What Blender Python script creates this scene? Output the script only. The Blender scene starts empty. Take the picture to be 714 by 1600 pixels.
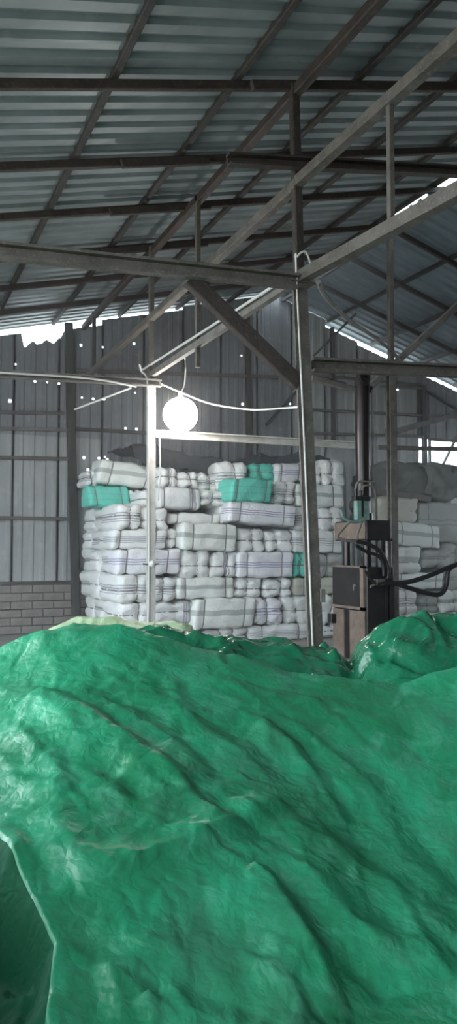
import bpy, bmesh, math, random
import numpy as np
from mathutils import Vector, Matrix

C = bpy.context.scene.collection
S = bpy.context.scene
rnd = random.Random(7)

# ------------------------------------------------------------------ camera
# World axes: X = across the hall, Y = along the ridge (into the hall), Z = up.
YAW, PITCH, EYE, FPX = math.radians(24.0), math.radians(2.84), 1.65, 1209.0
cd = bpy.data.cameras.new('camera'); cam = bpy.data.objects.new('camera', cd); C.objects.link(cam)
cam.location = (0, 0, EYE); cam.rotation_euler = (math.pi/2 + PITCH, 0, -YAW)
cd.sensor_fit = 'VERTICAL'; cd.sensor_height = 24.0; cd.lens = 24.0*FPX/1600.0
cd.clip_start = 0.05; cd.clip_end = 300
S.camera = cam

# ------------------------------------------------------------------ light
w = bpy.data.worlds.new('overcast_sky'); S.world = w; w.use_nodes = True
bg = w.node_tree.nodes['Background']
bg.inputs[0].default_value = (0.80, 0.91, 1.0, 1); bg.inputs[1].default_value = 3.6
S.view_settings.view_transform = 'Standard'; S.view_settings.look = 'None'
S.view_settings.gamma = 1.0; S.view_settings.use_curve_mapping = False
S.view_settings.exposure = 1.15

# ------------------------------------------------------------------ helpers
cs, sn = math.cos(YAW), math.sin(YAW); cp, sp = math.cos(PITCH), math.sin(PITCH)
def ray(px, py):
    a, b = (px-357)/FPX, (800-py)/FPX
    f = cp - sp*b; up = sp + cp*b                 # forward / up after the pitch
    return Vector((a*cs + f*sn, -a*sn + f*cs, up))
def onY(px, py, Y):
    d = ray(px, py); t = Y/d.y; return Vector((d.x*t, Y, EYE + d.z*t))
def onX(px, py, X):
    d = ray(px, py); t = X/d.x; return Vector((X, d.y*t, EYE + d.z*t))
def atv(px, py, v):                               # at a horizontal distance v ahead
    d = ray(px, py); t = v/(d.x*sn + d.y*cs); return Vector((d.x*t, d.y*t, EYE + d.z*t))
def uv(u, v): return (u*cs + v*sn, -u*sn + v*cs)

def tag(o, label=None, cat=None, group=None, kind=None):
    if label: o['label'] = label
    if cat: o['category'] = cat
    if group: o['group'] = group
    if kind: o['kind'] = kind
    return o
def empty(name, loc=(0, 0, 0), **k):
    o = bpy.data.objects.new(name, None); o.location = loc; C.objects.link(o); o.empty_display_size = .1
    return tag(o, **k)
def link(name, me, m=None, parent=None, smooth=False):
    o = bpy.data.objects.new(name, me); C.objects.link(o)
    if m is not None and not me.materials: me.materials.append(m)
    if smooth:
        me.polygons.foreach_set('use_smooth', [True]*len(me.polygons))
    if parent is not None:
        o.parent = parent
        o.matrix_parent_inverse = Matrix.Translation(-Vector(parent.location))
    return o
def mesh(verts, faces):
    me = bpy.data.meshes.new('m'); me.from_pydata([tuple(v) for v in verts], [], faces); me.update(); return me

class MB:
    """collects simple solids into one mesh"""
    def __init__(s): s.v, s.f = [], []
    def add(s, vs, fs):
        n = len(s.v); s.v += [Vector(v) for v in vs]; s.f += [tuple(i+n for i in f) for f in fs]; return s
    def box(s, a, b, c=.0):
        x0, y0, z0 = a; x1, y1, z1 = b
        if c <= 0:
            return s.add([(x0,y0,z0),(x1,y0,z0),(x1,y1,z0),(x0,y1,z0),(x0,y0,z1),(x1,y0,z1),(x1,y1,z1),(x0,y1,z1)],
                [(3,2,1,0),(4,5,6,7),(0,1,5,4),(1,2,6,5),(2,3,7,6),(3,0,4,7)])
        bm = bmesh.new(); bmesh.ops.create_cube(bm, size=1)
        for v in bm.verts: v.co = Vector(((x0+x1)/2+v.co.x*(x1-x0), (y0+y1)/2+v.co.y*(y1-y0), (z0+z1)/2+v.co.z*(z1-z0)))
        bmesh.ops.bevel(bm, geom=bm.edges[:], offset=c, segments=1, affect='EDGES')
        bm.verts.index_update()
        vs = [v.co.copy() for v in bm.verts]; fs = [[v.index for v in f.verts] for f in bm.faces]; bm.free()
        return s.add(vs, fs)
    def prism(s, p0, p1, prof, up=(0, 0, 1)):
        """profile (list of (side, up) points, closed) swept from p0 to p1"""
        p0, p1 = Vector(p0), Vector(p1); d = (p1-p0).normalized(); u = Vector(up)
        side = d.cross(u)
        if side.length < 1e-4: side = d.cross(Vector((0, 1, 0)))
        side.normalize(); u = side.cross(d)
        n = len(prof); vs = [p + side*a + u*b for p in (p0, p1) for a, b in prof]
        fs = [(i, (i+1) % n, n+(i+1) % n, n+i) for i in range(n)] + [tuple(range(n-1, -1, -1)), tuple(range(n, 2*n))]
        return s.add(vs, fs)
    def bar(s, p0, p1, wd, ht, up=(0, 0, 1)):
        a, b, c = wd/2, ht/2, min(wd, ht)*.12
        return s.prism(p0, p1, [(-a+c,-b),(a-c,-b),(a,-b+c),(a,b-c),(a-c,b),(-a+c,b),(-a,b-c),(-a,-b+c)], up)
    def channel(s, p0, p1, wd, ht, t=.012, up=(0, 0, 1)):
        a, b = wd/2, ht/2
        return s.prism(p0, p1, [(-a,-b),(a,-b),(a,-b+t),(-a+t,-b+t),(-a+t,b-t),(a,b-t),(a,b),(-a,b)], up)
    def angle(s, p0, p1, wd, ht, t=.012, up=(0, 0, 1)):
        a, b = wd/2, ht/2
        return s.prism(p0, p1, [(-a,-b),(a,-b),(a,-b+t),(-a+t,-b+t),(-a+t,b),(-a,b)], up)
    def cyl(s, p0, p1, r0, r1=None, n=16):
        r1 = r0 if r1 is None else r1
        p0, p1 = Vector(p0), Vector(p1); d = (p1-p0).normalized()
        u = Vector((0, 0, 1)) if abs(d.z) < .9 else Vector((1, 0, 0)); a = d.cross(u).normalized(); b = a.cross(d)
        vs = [p + (a*math.cos(q) + b*math.sin(q))*r for p, r in ((p0, r0), (p1, r1)) for q in [2*math.pi*i/n for i in range(n)]]
        fs = [(i, (i+1) % n, n+(i+1) % n, n+i) for i in range(n)] + [tuple(range(n-1, -1, -1)), tuple(range(n, 2*n))]
        return s.add(vs, fs)
    def tube(s, pts, r, n=8, sub=6):
        pts = [Vector(p) for p in pts]
        if len(pts) > 2:
            q = [pts[0]*2-pts[1]] + pts + [pts[-1]*2-pts[-2]]; out = []
            for i in range(1, len(q)-2):
                for k in range(sub):
                    t = k/sub; a, b, c, d = q[i-1], q[i], q[i+1], q[i+2]
                    out.append(.5*((2*b) + (c-a)*t + (2*a-5*b+4*c-d)*t*t + (3*b-a-3*c+d)*t**3))
            pts = out + [pts[-1]]
        vs, fs = [], []; pa = None
        for i, p in enumerate(pts):
            d = (pts[min(i+1, len(pts)-1)] - pts[max(i-1, 0)]).normalized()
            if pa is None: pa = d.orthogonal().normalized()
            pa = (pa - d*pa.dot(d)).normalized(); b = d.cross(pa)
            vs += [p + (pa*math.cos(2*math.pi*j/n) + b*math.sin(2*math.pi*j/n))*r for j in range(n)]
            if i: fs += [((i-1)*n+j, (i-1)*n+(j+1) % n, i*n+(j+1) % n, i*n+j) for j in range(n)]
        m = len(pts)-1
        fs += [tuple(range(n-1, -1, -1)), tuple(m*n+j for j in range(n))]
        return s.add(vs, fs)
    def sphere(s, c, r, nu=24, nv=12, sc=(1, 1, 1)):
        c = Vector(c); vs = []; fs = []
        for i in range(nv+1):
            th = math.pi*i/nv
            for j in range(nu):
                ph = 2*math.pi*j/nu
                vs.append(c + Vector((math.sin(th)*math.cos(ph)*sc[0], math.sin(th)*math.sin(ph)*sc[1], math.cos(th)*sc[2]))*r)
        for i in range(nv):
            for j in range(nu): fs.append((i*nu+j, (i+1)*nu+j, (i+1)*nu+(j+1) % nu, i*nu+(j+1) % nu))
        return s.add(vs, fs)
    def build(s, name, m, parent=None, smooth=False):
        o = link(name, mesh(s.v, s.f), m, parent, smooth)
        if smooth:
            try: o.data.set_sharp_from_angle(angle=math.radians(40))
            except Exception: pass
        return o

# ------------------------------------------------------------------ materials
def mat(name, col, rough=.6, metal=0., var=None, vscale=6., fine=None, bump=0., bscale=30., spec=.5, detail=4.):
    """principled material; var = second colour mixed in by noise, fine = third colour in fine specks"""
    m = bpy.data.materials.new(name); m.use_nodes = True; nt = m.node_tree; N = nt.nodes; L = nt.links
    p = N['Principled BSDF']; p.inputs['Roughness'].default_value = rough; p.inputs['Metallic'].default_value = metal
    p.inputs['Specular IOR Level'].default_value = spec
    p.inputs['Base Color'].default_value = (*col, 1)
    tc = N.new('ShaderNodeTexCoord'); src = tc.outputs['Object']; last = None
    if var is not None:
        n = N.new('ShaderNodeTexNoise'); n.inputs['Scale'].default_value = vscale; n.inputs['Detail'].default_value = detail
        L.new(src, n.inputs['Vector'])
        r = N.new('ShaderNodeValToRGB'); r.color_ramp.elements[0].position = .38; r.color_ramp.elements[1].position = .66
        r.color_ramp.elements[0].color = (*col, 1); r.color_ramp.elements[1].color = (*var, 1)
        L.new(n.outputs['Fac'], r.inputs['Fac']); last = r.outputs['Color']
    if fine is not None:
        n = N.new('ShaderNodeTexNoise'); n.inputs['Scale'].default_value = vscale*6; n.inputs['Detail'].default_value = 6
        L.new(src, n.inputs['Vector'])
        r = N.new('ShaderNodeMapRange'); r.inputs[1].default_value = .55; r.inputs[2].default_value = .75
        L.new(n.outputs['Fac'], r.inputs[0])
        x = N.new('ShaderNodeMix'); x.data_type = 'RGBA'; L.new(r.outputs[0], x.inputs[0])
        if last: L.new(last, x.inputs[6])
        else: x.inputs[6].default_value = (*col, 1)
        x.inputs[7].default_value = (*fine, 1); last = x.outputs[2]
    if last: L.new(last, p.inputs['Base Color'])
    if bump:
        n = N.new('ShaderNodeTexNoise'); n.inputs['Scale'].default_value = bscale; n.inputs['Detail'].default_value = 5
        L.new(src, n.inputs['Vector'])
        b = N.new('ShaderNodeBump'); b.inputs['Strength'].default_value = bump; b.inputs['Distance'].default_value = .02
        L.new(n.outputs['Fac'], b.inputs['Height']); L.new(b.outputs[0], p.inputs['Normal'])
    return m

M_roof = mat('zinc_roof', (.30, .345, .35), .5, .25, var=(.20, .235, .24), vscale=1.3, fine=(.30, .31, .30))
M_roof2 = mat('zinc_roof_bluer', (.25, .32, .36), .5, .25, var=(.17, .22, .25), vscale=1.3)  # darker, bluer zinc for the right slope
M_wall = mat('zinc_wall', (.26, .275, .29), .6, .15, var=(.19, .20, .215), vscale=1.1, fine=(.33, .33, .32))
M_wall2 = mat('zinc_wall_pale', (.42, .43, .42), .6, .1, var=(.33, .34, .335), vscale=1.1, fine=(.46, .45, .43))
M_steel = mat('rusty_brown_steel', (.062, .047, .040), .7, .1, var=(.04, .031, .028), vscale=5, fine=(.10, .08, .068), bump=.3, bscale=40)
M_steeld = mat('dark_steel', (.055, .050, .047), .7, .1, var=(.035, .032, .03), vscale=5, fine=(.10, .09, .08), bump=.3)
M_steelg = mat('dusty_grey_steel', (.20, .185, .165), .75, .05, var=(.13, .12, .105), vscale=7, fine=(.28, .265, .245), bump=.3)
M_steelm = mat('dusty_brown_steel', (.135, .12, .104), .75, .05, var=(.09, .078, .066), vscale=6, fine=(.20, .185, .165), bump=.3)
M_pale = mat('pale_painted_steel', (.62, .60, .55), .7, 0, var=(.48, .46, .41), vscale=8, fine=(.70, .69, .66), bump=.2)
M_wire = mat('pale_cable', (.62, .61, .58), .6)
M_black = mat('black_rubber', (.018, .018, .018), .45)
M_press = mat('black_oily_paint', (.016, .015, .015), .4, .2, var=(.03, .026, .024), vscale=5)
M_cyl = mat('dark_cylinder_paint', (.03, .024, .024), .3, .5, var=(.045, .035, .033), vscale=4)
M_tan = mat('dusty_tan_steel', (.17, .128, .10), .7, 0, var=(.115, .085, .068), vscale=7, fine=(.23, .185, .15))
M_gt = mat('pale_green_paint', (.20, .32, .28), .5, 0, var=(.14, .23, .20), vscale=9)
M_brick = mat('concrete_block', (.27, .24, .21), .9, 0, var=(.20, .18, .16), vscale=5, fine=(.33, .30, .27), bump=.5)
M_mortar = mat('grey_mortar', (.13, .12, .11), .95, 0, var=(.10, .09, .085), vscale=9)
M_floor = mat('dusty_concrete_floor', (.30, .28, .26), .9, 0, var=(.20, .19, .17), vscale=1.5, fine=(.35, .33, .31), bump=.3)
M_ground = mat('dry_earth', (.34, .31, .27), .95, 0, var=(.26, .24, .20), vscale=.8)
M_bulb = bpy.data.materials.new('glowing_bulb_bloom'); M_bulb.use_nodes = True
_p = M_bulb.node_tree.nodes['Principled BSDF']; _p.inputs['Emission Color'].default_value = (1, .97, .93, 1); _p.inputs['Emission Strength'].default_value = 20

def sack_mat(name, base, stripes, axis='Z', dirt=(.42, .41, .37)):
    """woven sack cloth; stripes = list of (from, to, colour) across the bale's own height or width"""
    m = bpy.data.materials.new(name); m.use_nodes = True; nt = m.node_tree; N = nt.nodes; L = nt.links
    p = N['Principled BSDF']; p.inputs['Roughness'].default_value = .55; p.inputs['Specular IOR Level'].default_value = .35
    tc = N.new('ShaderNodeTexCoord'); sep = N.new('ShaderNodeSeparateXYZ')
    n0 = N.new('ShaderNodeTexNoise'); n0.inputs['Scale'].default_value = 4; L.new(tc.outputs['Object'], n0.inputs['Vector'])
    mx = N.new('ShaderNodeMixRGB') if False else N.new('ShaderNodeVectorMath'); mx.operation = 'MULTIPLY_ADD'
    L.new(n0.outputs['Color'], mx.inputs[0]); mx.inputs[1].default_value = (.09, .09, .09); L.new(tc.outputs['Generated'], mx.inputs[2])
    L.new(mx.outputs[0], sep.inputs[0])
    r = N.new('ShaderNodeValToRGB'); r.color_ramp.interpolation = 'CONSTANT'; e = r.color_ramp.elements
    e[0].position = 0; e[0].color = (*base, 1)
    while len(e) > 1: e.remove(e[-1])
    for a, b, c in stripes:
        q = e.new(a + .045); q.color = (*c, 1); q = e.new(b + .045); q.color = (*base, 1)
    L.new(sep.outputs[axis], r.inputs['Fac'])
    n = N.new('ShaderNodeTexNoise'); n.inputs['Scale'].default_value = 5; n.inputs['Detail'].default_value = 6
    L.new(tc.outputs['Object'], n.inputs['Vector'])
    mr = N.new('ShaderNodeMapRange'); mr.inputs[1].default_value = .52; mr.inputs[2].default_value = .85; mr.inputs[4].default_value = .32
    L.new(n.outputs['Fac'], mr.inputs[0])
    x = N.new('ShaderNodeMix'); x.data_type = 'RGBA'; L.new(mr.outputs[0], x.inputs[0]); L.new(r.outputs['Color'], x.inputs[6]); x.inputs[7].default_value = (*dirt, 1)
    L.new(x.outputs[2], p.inputs['Base Color'])
    n2 = N.new('ShaderNodeTexNoise'); n2.inputs['Scale'].default_value = 14; n2.inputs['Detail'].default_value = 4; n2.inputs['Distortion'].default_value = 1.5
    L.new(tc.outputs['Object'], n2.inputs['Vector'])
    b = N.new('ShaderNodeBump'); b.inputs['Strength'].default_value = .5; b.inputs['Distance'].default_value = .03
    L.new(n2.outputs['Fac'], b.inputs['Height']); L.new(b.outputs[0], p.inputs['Normal'])
    return m
W_ = (.78, .785, .765); LAV = (.36, .33, .47); GRY = (.45, .48, .45); GRD = (.38, .38, .41)
SK = {
 'plain': sack_mat('sack_white', W_, []),
 'lav': sack_mat('sack_lavender_lines', (.77, .77, .79), [(.40,.435,LAV),(.48,.525,LAV),(.57,.605,LAV)]),
 'grey': sack_mat('sack_grey_band', (.76, .78, .74), [(.44,.60,GRY)]),
 'multi': sack_mat('sack_grey_lines', W_, [(.34,.37,GRD),(.41,.46,GRD),(.50,.55,GRD),(.59,.62,GRD)]),
 'vert': sack_mat('sack_upright_lines', W_, [(.46,.50,GRD),(.53,.57,GRD),(.60,.64,GRD)], 'X'),
 'vside': sack_mat('sack_upright_lines_edge', (.71,.72,.71), [(.70,.73,GRD),(.75,.79,GRD),(.81,.86,GRD)], 'X'),
 'teal': sack_mat('sack_teal', (.14, .58, .47), [(.36,.38,(.11,.40,.34)),(.6,.62,(.11,.40,.34))], dirt=(.16,.42,.37)),
 'beige': sack_mat('sack_beige', (.52, .51, .43), [(.44,.56,(.42,.43,.36))]),
 'dull': sack_mat('sack_dull_grey', (.40, .41, .38), [(.42,.47,(.30,.31,.29)),(.53,.58,(.30,.31,.29))]),
 'tanv': sack_mat('sack_cream_upright', (.58, .56, .49), [(.34,.42,(.40,.38,.33)),(.20,.24,(.46,.44,.39))], 'X'),
}
M_strap = mat('grey_strap', (.22, .21, .21), .6)
M_sackd = mat('dark_grey_canvas', (.21, .22, .205), .75, 0, var=(.15, .158, .15), vscale=3, fine=(.22, .225, .215), bump=.4, bscale=12)
M_sheetd = mat('dark_blue_grey_plastic', (.06, .066, .075), .55, 0, var=(.045, .05, .056), vscale=3, bump=.3, bscale=12)

# ------------------------------------------------------------------ the hall
RX, RZ, SL, SR = 8.15, 7.60, .245, .30                 # ridge line and the two roof pitches
def roofz(x): return RZ - SL*(RX-x) if x < RX else RZ - SR*(x-RX)
YB, YF = 15.75, -3.0                                    # back gable wall / front
XL, XR = -2.2, 17.5

fl = link('floor', mesh([(XL-1,YF-1,0),(XR+1,YF-1,0),(XR+1,YB+.3,0),(XL-1,YB+.3,0)], [(0,1,2,3)]), M_floor); tag(fl, kind='structure')
gr = link('ground', mesh([(-40,-40,-.03),(60,-40,-.03),(60,50,-.03),(-40,50,-.03)], [(0,1,2,3)]), M_ground); tag(gr, kind='structure')

# corrugated sheets: profile across the ribs, (position, height)
def ribs(width, pitch, h):
    out = []; n = int(round(width/pitch))
    for i in range(n):
        o = i*pitch; out += [(o, 0), (o+.50*pitch, 0), (o+.60*pitch, h), (o+.88*pitch, h)]
    out.append((width, 0)); out.append((width+.04, 0)); return out

ceil = empty('ceiling', (RX, 6, RZ), kind='structure')
prof = ribs(.75, .25, .042)
def roof_sheet_mesh(x0, x1):
    vs, fs = [], []; n = len(prof)
    xs = [x0 + (x1-x0)*i/4 for i in range(5)]
    for x in xs:
        for y, h in prof: vs.append((x, y, roofz(x) + h))
    for i in range(4):
        for j in range(n-1): fs.append((i*n+j, i*n+j+1, (i+1)*n+j+1, (i+1)*n+j))
    return mesh(vs, fs)
r2 = random.Random(3)
sheets = {k: roof_sheet_mesh(a, b) for k, (a, b) in {'low': (XL-.6, 4.6), 'high': (4.4, RX-.06), 'rhigh': (RX+.07, 12.8), 'rlow': (12.3, XR+.6)}.items()}
for k, me in sheets.items(): me.materials.append(M_roof2 if k.startswith('r') else M_roof)
ny = int((YB + .25 - YF)/.75) + 1
for i in range(ny):
    y = YB + .25 - (i+1)*.75
    for k, me in sheets.items():
        o = link('roof_sheet', me, None, ceil)
        d = r2.uniform(-.07, .05) if k == 'high' else r2.uniform(-.04, .10) if k == 'rhigh' else 0
        o.location = (d, y, d*(SL if k == 'high' else -SR) + (.010 if k == 'high' else .003 if k == 'rhigh' else 0) - .002*i)

# purlins along the ridge and rafters down the slopes
def pbar(name, p0, p1, wd, ht, m, up=(0, 0, 1), parent=None, kind='bar'):
    b = MB(); getattr(b, kind)(p0, p1, wd, ht, up=up); return b.build(name, m, parent)
for X in (-2.1, -.85, .5, 1.85, 3.1, 4.5, 5.8, 7.0, 7.95, 8.4, 9.6, 10.9, 12.2, 13.5, 14.8, 16.1, 17.3):
    z = roofz(X) - .045
    pbar('purlin', (X, YF, z), (X, YB+.1, z), .07, .08, M_steeld, parent=ceil)
RAFY = [-1.0, .7, 2.2, 3.7, 5.2, 6.75, 8.35, 9.75, 11.3, 12.75, 14.2]
for Y in RAFY:
    q = .13
    pbar('rafter', (XL-.4, Y, roofz(XL-.4)-q), (RX, Y, RZ-q), .07, .09, M_steel, parent=ceil)
    pbar('rafter', (RX, Y, RZ-q), (XR+.4, Y, roofz(XR+.4)-q), .07, .09, M_steel, parent=ceil)
# short doubled rafter lengths with a welded splice
for (a, b, Y) in ((3.2, 6.9, 6.62), (2.35, 3.4, 8.22), (2.6, 4.0, 9.62), (2.9, 4.6, 11.17)):
    pbar('rafter_splice', (a, Y, roofz(a)-.2), (b, Y, roofz(b)-.2), .06, .10, M_steel, parent=ceil)

# back gable wall of corrugated sheets above a low block wall
wb = empty('wall_back', (8, YB, 0), kind='structure')
def holes_px():
    c5 = [(40,147),(30,190),(105,168),(142,173),(220,196),(250,198),(317,204),(380,190),(414,193),(48,257),(32,293),(107,309),(145,313),(182,317),(30,371),(253,360),(288,364),(321,364),(418,345),(388,455),(422,457)]
    c6 = [(45,230),(195,380),(48,380),(275,397),(507,333),(528,335),(60,495),(219,277)]
    out = [(x/1.983, 440+y/1.983) for x, y in c5] + [(354+x/1.983, 440+y/1.983) for x, y in c6]
    return out + [(131,715),(164,714),(167,718),(137,734),(166,720),(154,716)]
HO = []
for i, (x, y) in enumerate(holes_px()):
    p = onY(x, y, YB); HO.append((p.x, p.z, .030 if i in (14,) else .017 + .008*((i*7) % 3)/2))
wprof_pitch, wh = .225, .026
WIN = (onY(669, 700, YB).x, 15.2, onY(700, 747, YB).z, onY(700, 689, YB).z)   # the opening at the right
def wall_sheet(x0, wd, z0, ztop, m, name='wall_sheet', yoff=0):
    pr = [(x0+a, YB+yoff-h) for a, h in ribs(wd, wprof_pitch, wh)]
    hs = [h for h in HO if x0-.1 < h[0] < x0+wd+.1 and z0 + .05 < h[1] < min(ztop(x0+wd*k/8) for k in range(9)) - .06]
    cut = sorted({round(c, 4) for c in [p[0] for p in pr] + [h[0]-h[2] for h in hs] + [h[0]+h[2] for h in hs]})
    cut = [c for c in cut if pr[0][0]-.001 <= c <= pr[-1][0]+.001]
    px_ = [p[0] for p in pr]; py_ = [p[1] for p in pr]
    zs = sorted({z0, *[h[1]-h[2] for h in hs], *[h[1]+h[2] for h in hs]})
    zs = [z for z in zs if z >= z0] + [None]
    vs, fs = [], []; nc = len(cut)
    for z in zs:
        for c in cut: vs.append((c, float(np.interp(c, px_, py_)), ztop(c) if z is None else z))
    for j in range(len(zs)-1):
        for i in range(nc-1):
            mx = (cut[i]+cut[i+1])/2; mz = (zs[j] + (zs[j+1] if zs[j+1] is not None else ztop(mx)))/2
            if any(abs(mx-h[0]) < h[2]*.98 and abs(mz-h[1]) < h[2]*.98 for h in hs): continue
            fs.append((j*nc+i, j*nc+i+1, (j+1)*nc+i+1, (j+1)*nc+i))
    return link(name, mesh(vs, fs), m, wb)
ZB, ZM = .97, 4.02
r3 = random.Random(11)
x = XL
patch0, patch1 = onY(35, 500, YB).x, onY(98, 500, YB).x
while x < XR:
    gap = r3.choice([.03, .05, .08, .12])
    if x < 4: gap = .22 + r3.uniform(-.04, .05)
    if x > 8.9: gap = .25 + r3.uniform(-.08, .08)
    top = lambda c, g=gap: roofz(c) - (.44 + .05*math.sin(c*23) if patch0 < c < patch1 else g)
    pale = M_wall2 if (x < 3.4 or x > 8.6) else M_wall
    if x + .9 > WIN[0] and x < WIN[1]:
        wall_sheet(x, .9, ZB, lambda c: WIN[2], M_wall2)
        if WIN[3] < roofz(x+.9) - .25: wall_sheet(x, .9, WIN[3], top, M_wall, yoff=-.02)
    else:
        wall_sheet(x, .9, ZB, lambda c: ZM, pale)
        wall_sheet(x, .9, ZM-.06, top, M_wall if x < 8.6 else M_wall2, yoff=-.02)
    x += .9
# low wall of concrete blocks where it shows, plain core behind the stack
MB().box((XL, YB+.02, 0), (XR, YB+.16, ZB+.02)).build('wall_core', M_mortar, wb)
bme = MB().box((-.205, -.05, -.075), (.205, .05, .075), .008); bme = mesh(bme.v, bme.f); bme.materials.append(M_brick)
for r in range(6):
    for i in range(13):
        xx = .2 + i*.42 + (r % 2)*.21
        if xx > 5.2: continue
        o = link('brick', bme, None, wb); o.location = (xx, YB - .01 + r3.uniform(-.008, .008), .082 + r*.161)
        o.matrix_parent_inverse = Matrix.Translation(-Vector(wb.location)); o.scale = (1 + r3.uniform(-.02, .01), 1, 1 + r3.uniform(-.05, .02))
MB().bar((XL, YB-.02, ZB+.03), (XR, YB-.02, ZB+.03), .10, .07).build('wall_plate', M_steel, wb)
# girts, posts, braces and one brace's shadow on the wall's inner face
def onwall(x, y): return onY(x, y, YB-.10)
for y0, y1, xx, m in ((668,672,(-60,110),M_steelg),(714,717,(-60,110),M_steelm),(808,811,(-60,114),M_steelm),(643,646,(-60,100),M_steelm),
                      (579,590,(118,460),M_steelm),(670,690,(118,460),M_steeld),
                      (585,602,(480,660),M_steelm),(640,652,(480,720),M_steelm),(604,607,(595,665),M_steelg),(677,682,(480,668),M_steelm)):
    MB().bar(onwall(xx[0], y0), onwall(xx[1], y1), .06, .07).build('girt', m, wb)
for (xa, ya, xb, yb, wd, m) in ((107,505,119,960,.17,M_steeld),(386,470,390,720,.12,M_steeld),(519,512,521,690,.07,M_steeld),(661,602,664,740,.12,M_steeld)):
    MB().bar(onwall(xa, ya), onwall(xb, yb), wd, .10, up=(0, 1, 0)).build('wall_post', m, wb)
for (xa, ya, xb, yb) in ((664,610,730,648),(470,604,416,664),(112,744,136,768),(484,590,540,600)):  # the bar sloping down to the left is a brace's shadow built solid
    MB().bar(onwall(xa, ya), onwall(xb, yb), .06, .06).build('wall_brace_and_shadow', M_steeld, wb)
# the opening at the right with its rails
w1 = empty('window_1', (WIN[0], YB, WIN[2]), kind='structure')
for z in (WIN[2], WIN[3]): MB().bar((WIN[0], YB-.05, z), (WIN[1], YB-.05, z), .06, .07).build('window_frame', M_steelm, w1)
MB().bar((WIN[0], YB-.05, WIN[2]), (WIN[0], YB-.05, WIN[3]), .07, .07, up=(0,1,0)).build('window_frame', M_steelm, w1)
a = onwall(655, 699); b = onwall(714, 699); MB().bar(a, b + (b-a)*.6, .04, .05).build('window_rail', M_steelg, w1)
a = onwall(676, 732); b = onwall(714, 730); MB().bar(a, b + (b-a)*.6, .05, .07).build('window_rail', M_steelg, w1)
a = onwall(686, 738); b = onwall(714, 682); MB().bar(a, b, .05, .06).build('window_stay', M_steelg, w1)

# side walls (outside the frame): the left one stops short, leaving the side open for daylight
wl = empty('wall_left', (XL, 10, 0), kind='structure')
def side_sheet(X, y0, z1, par, z0=0.0):
    pr = ribs(.9, .225, .035); vs = [(X - h, y0 + a, z) for z in (z0, z1) for a, h in pr]; n = len(pr)
    link('wall_sheet', mesh(vs, [(i, i+1, n+i+1, n+i) for i in range(n-1)]), M_wall, par)
y = YB - .9
while y > 13: side_sheet(XL, y, roofz(XL)-.1, wl); y -= .9
wr = empty('wall_right', (XR, 6, 0), kind='structure')
y = YB - .9
while y > YF: side_sheet(XR, y, 1.4 if 9 < y < 14 else roofz(XR)-.1, wr); y -= .9

wf = empty('wall_front_unseen', (10, YF, 0), kind='structure')  # unseen front wall put in to cut the light from behind the camera
x = -1.4
while x < XR:
    pf = ribs(.9, .225, .035); n = len(pf)
    link('wall_sheet', mesh([(x+a, YF-h, z) for z in (0, 1) for a, h in pf], [(i, i+1, n+i+1, n+i) for i in range(n-1)]), M_wall, wf)
    me = C.objects[-1].data
    for v in me.vertices:
        if v.co.z > .5: v.co.z = roofz(v.co.x) - .1
    x += .9

# ------------------------------------------------------------------ frame: columns, girders, trusses
XC = 3.66                                               # the line of columns left of the ridge
YM = onX(467, 435, XC).y; YL = onX(236, 600, XC).y      # the two of them in view
XR2 = 8.07
print('YM', YM, 'YL', YL)
# near column
pm0 = onX(459, 100, XC); pm1 = onX(467, 430, XC); pm2 = onX(492, 990, XC); pmb = pm1 + (pm2-pm1)*(pm1.z/(pm1.z-pm2.z))
cm = empty('steel_column', (pmb.x, pmb.y, 0), label='tall brown steel column in front of the bale stack, pale cable down its edge', cat='column', group='columns of the hall')
MB().channel(pmb, pm1 + Vector((0,0,.05)), .105, .115, .025, up=(0, 1, 0)).build('shaft', M_steelm, cm)
MB().bar(pm1, (pm0.x, pm0.y, roofz(pm0.x)-.2), .09, .085, up=(0, 1, 0)).build('upper_post', M_steel, cm)
MB().box((pm1.x-.13, pm1.y-.10, pm1.z-.10), (pm1.x+.13, pm1.y+.10, pm1.z-.085)).box((pmb.x-.15,pmb.y-.15,0),(pmb.x+.15,pmb.y+.15,.02)).build('plate', M_steelm, cm)
e = Vector((-.066, -.066, 0))
t_ = pm2 + (pm1-pm2)*.09
MB().tube([pmb + e + Vector((0,0,.1)), pm2 + e, (pm1+pm2)/2 + e + Vector((.005,0,0)), pm1 + e, pm1 + e + Vector((.0,-.02,.14)), pm1 + e + Vector((.09,-.03,.2)), pm1 + Vector((.1,-.09,.04)), pm1+Vector((.16,-.05,.10))],   .010).build('conduit', M_pale, cm, True)
q = onX(496, 930, XC); MB().box((q.x-.02, q.y-.10, q.z-.06), (q.x+.025, q.y-.085, q.z+.06)).build('tag', M_steelg, cm)
# far column
pl1 = onX(236, 596, XC); plb = Vector((pl1.x + .02, pl1.y, 0))
cl = empty('steel_column', (plb.x, plb.y, 0), label='slim pale lamp-lit steel column standing beside the glowing lamp', cat='column', group='columns of the hall')
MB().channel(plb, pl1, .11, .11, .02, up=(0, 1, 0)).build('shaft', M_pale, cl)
MB().bar(pl1, (onX(217, 365, XC).x, pl1.y, roofz(XC)-.2), .075, .075, up=(0, 1, 0)).build('upper_post', M_steelm, cl)
e = Vector((-.075, -.075, 0))
MB().tube([plb+e+Vector((0,0,.2)), plb+e+Vector((.01,0,1.5)), plb+e+Vector((-.005,0,2.8)), pl1+e+Vector((0,0,-.1)), pl1+e+Vector((-.10,0,.12)), pl1+e+Vector((-.14,-.02,.22))], .014).build('conduit', M_wire, cl, True)
q = onX(234, 881, XC); MB().sphere((q.x, q.y-.11, q.z), .05, 12, 8).build('insulator', M_wire, cl, True)
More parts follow.
